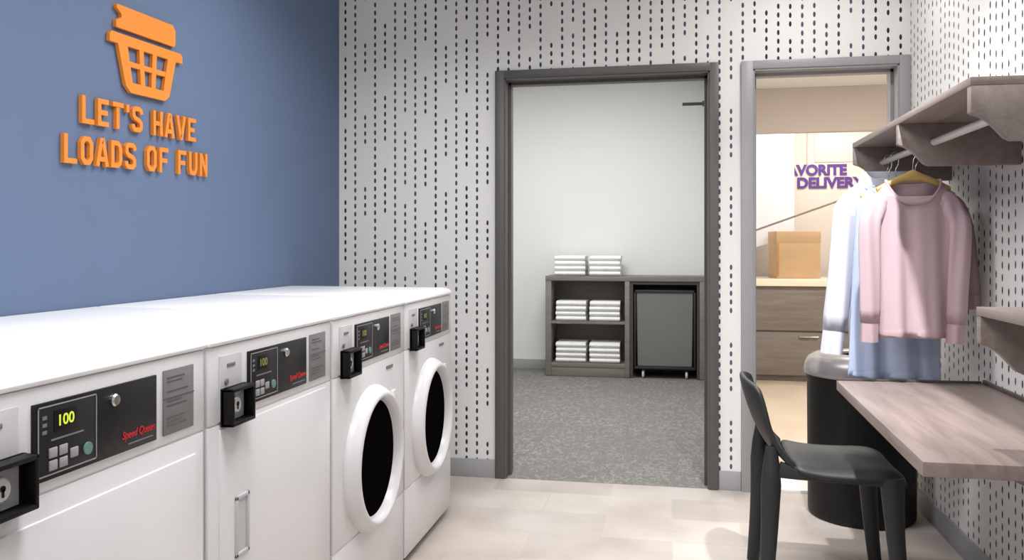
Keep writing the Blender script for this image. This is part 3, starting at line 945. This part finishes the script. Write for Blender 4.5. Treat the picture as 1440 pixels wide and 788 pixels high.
# ------------------------------------------------------------------ reception
rc = thing('reception_counter', 'taupe reception counter with cream top seen through the grey doorway', 'counter', (1.4, 8.0, 0))
inv = Matrix.Translation((-1.4, -8.0, 0))
def rcp(name, mat, *b, bev=.003):
    o = MB().box(*b, bev).build(name, mat, rc); o.matrix_parent_inverse = inv; return o
rcp('counter_top', M['counter_top'], .40, 2.7, 7.96, 8.62, .876, .940)
rcp('carcass', M['counter'], .42, 2.68, 8.03, 8.60, .05, .8755)
rcp('plinth', M['counter'], .44, 2.66, 8.06, 8.58, .001, .0495)
for i, (a, b_) in enumerate(((.45, 1.415), (1.425, 2.66))):
    rcp('front_panel', M['counter'], a, b_, 8.008, 8.0295, .470, .868)
    o = rcp('drawer', M['counter'], a, b_, 8.008, 8.0295, .06, .452)
    hm = MB(); hc = (a + b_) / 2 + .29 if i == 0 else (a + b_) / 2
    hm.tube([(hc - .085, 8.006, .415), (hc - .080, 7.985, .415), (hc + .080, 7.985, .415), (hc + .085, 8.006, .415)], .0085, 10)
    h_ = hm.build('handle', M['chrome'], o, 60); h_.matrix_parent_inverse = Matrix.Identity(4)
bx = thing('storage_box', 'warm tan box standing on the reception counter', 'box', (1.135, 8.30, .9405), None, math.radians(12))
MB().box(-.205, .205, -.12, .12, .0005, .425, .004).build('carton', M['carton'], bx)
m = MB().box(-.209, .209, -.124, .124, .330, .440, .004)
m.build('box_lid', M['carton'], bx)
MB().box(-.209, -.185, -.1245, -.120, .02, .33, .001).build('corner_strip', M['carton_dark'], bx)
# white hanging banner with slanted lower edge
bn = thing('hanging_banner', 'white banner with a slanted lower edge hanging behind the counter', 'banner', (.94, 8.50, 2.659))
inv = Matrix.Translation((-.94, -8.50, -2.659))
o = MB().prism([(.60, 2.640), (1.163, 2.640), (1.163, 1.342), (.60, 1.167)], 'y', 8.494, 8.506).build('cloth', M['banner'], bn); o.matrix_parent_inverse = inv
o = MB().tube([(.58, 8.50, 2.643), (1.183, 8.50, 2.643)], .012, 14).build('rail', M['rail'], bn); o.matrix_parent_inverse = inv
# glass screen on the counter with sloping metal edge
gs = thing('glass_screen', 'clear glass counter screen with a sloping grey metal edge', 'screen', (1.1, 8.10, .9405))
inv = Matrix.Translation((-1.1, -8.10, -.9405))
o = MB().prism([(.45, .942), (1.485, .942), (1.485, 1.650), (.45, 1.272)], 'y', 8.097, 8.103).build('pane', M['glass'], gs, 0); o.matrix_parent_inverse = inv
o = MB().tube([(.45, 8.10, 1.274), (1.490, 8.10, 1.654)], .009, 10).build('edge_rail', M['rail'], gs); o.matrix_parent_inverse = inv
o = MB().box(1.482, 1.496, 8.093, 8.107, .941, 1.655, .002).build('post', M['rail'], gs); o.matrix_parent_inverse = inv
# purple lettering on the wall
for text, x0, w, z in (('FAVORITE', 1.090, .628, 1.952), ('DELIVERY', 1.245, .640, 1.822)):
    lab = 'purple letters FAVORITE on the beige wall, upper line' if text == 'FAVORITE' else 'purple letters DELIVERY on the beige wall, lower line'
    o = lettering(text, .112, .012, '-y', (x0, 8.879, z), w, 0.04).build('wall_lettering', M['purple'], None, 0)
    tag(o, lab, 'sign', 'purple wall lettering')
pp = thing('wall_panel', 'pale rose panel on the beige wall above the purple letters', 'panel', (1.8, 8.88, 2.10))
inv = Matrix.Translation((-1.8, -8.88, -2.10))
o = MB().box(1.410, 2.30, 8.872, 8.879, 2.085, 2.60, .002).build('sheet', M['pale_panel'], pp); o.matrix_parent_inverse = inv

# ------------------------------------------------------------------ light
def area(name, loc, sx, sy, watts, col=(1, 1, 1), rot=(0, 0, 0), shape='RECTANGLE', spread=180):
    l = bpy.data.lights.new(name, 'AREA'); l.shape = shape; l.size = sx
    if shape in ('RECTANGLE', 'ELLIPSE'): l.size_y = sy
    l.energy = watts; l.color = col; l.spread = math.radians(spread)
    o = bpy.data.objects.new(name, l); o.location = loc; o.rotation_euler = rot
    COL.objects.link(o); return o
area('ceiling_area_light', (-.15, -0.9, 2.735), 1.2, .6, 25)  # unseen, added behind the camera for frontal light on the shelf
area('ceiling_area_light', (-.65, 1.3, 2.735), 1.2, .6, 26, spread=150)
area('ceiling_area_light', (-.65, 2.9, 2.735), 1.2, .6, 25, spread=150)
area('downlight', (.55, 2.35, 2.735), .06, .06, 12, shape='DISK', spread=80, rot=Vector((.22, .80, -1.5)).to_track_quat('-Z', 'Y').to_euler())
area('downlight', (.60, 3.75, 2.735), .10, .10, 8, shape='DISK')
area('linen_room_area_light', (-.9, 6.5, 2.835), 1.2, .6, 42)
area('linen_room_area_light', (-.5, 5.1, 2.835), .6, .6, 16)  # unseen, added near the door for frontal light on the cabinet
area('reception_area_light', (1.5, 5.7, 2.645), 1.2, .6, 60, (1, .96, .90))
area('reception_area_light', (1.5, 8.2, 2.645), .8, .2, 14, (1, .97, .93))  # unseen, added behind the soffit to brighten the banner
w = bpy.data.worlds.new('World'); scene.world = w; w.use_nodes = True
w.node_tree.nodes['Background'].inputs[0].default_value = (.8, .85, .9, 1)
w.node_tree.nodes['Background'].inputs[1].default_value = 0.3

# ------------------------------------------------------------------ camera
F = 1180.0
cam = bpy.data.cameras.new('Camera'); co = bpy.data.objects.new('Camera', cam)
COL.objects.link(co)
cam.sensor_fit = 'HORIZONTAL'; cam.sensor_width = 36.0; cam.lens = 36.0 * F / 1440.0
cam.shift_y = -(394 - 345) / 1440.0
cam.clip_start = 0.02
co.location = (0, 0, 1.25)
co.rotation_euler = (PI / 2, 0, math.atan(225.0 / F))
scene.camera = co
vs = scene.view_settings
vs.view_transform = 'Standard'; vs.look = 'None'; vs.gamma = 1.0; vs.exposure = 0.22; vs.use_curve_mapping = False
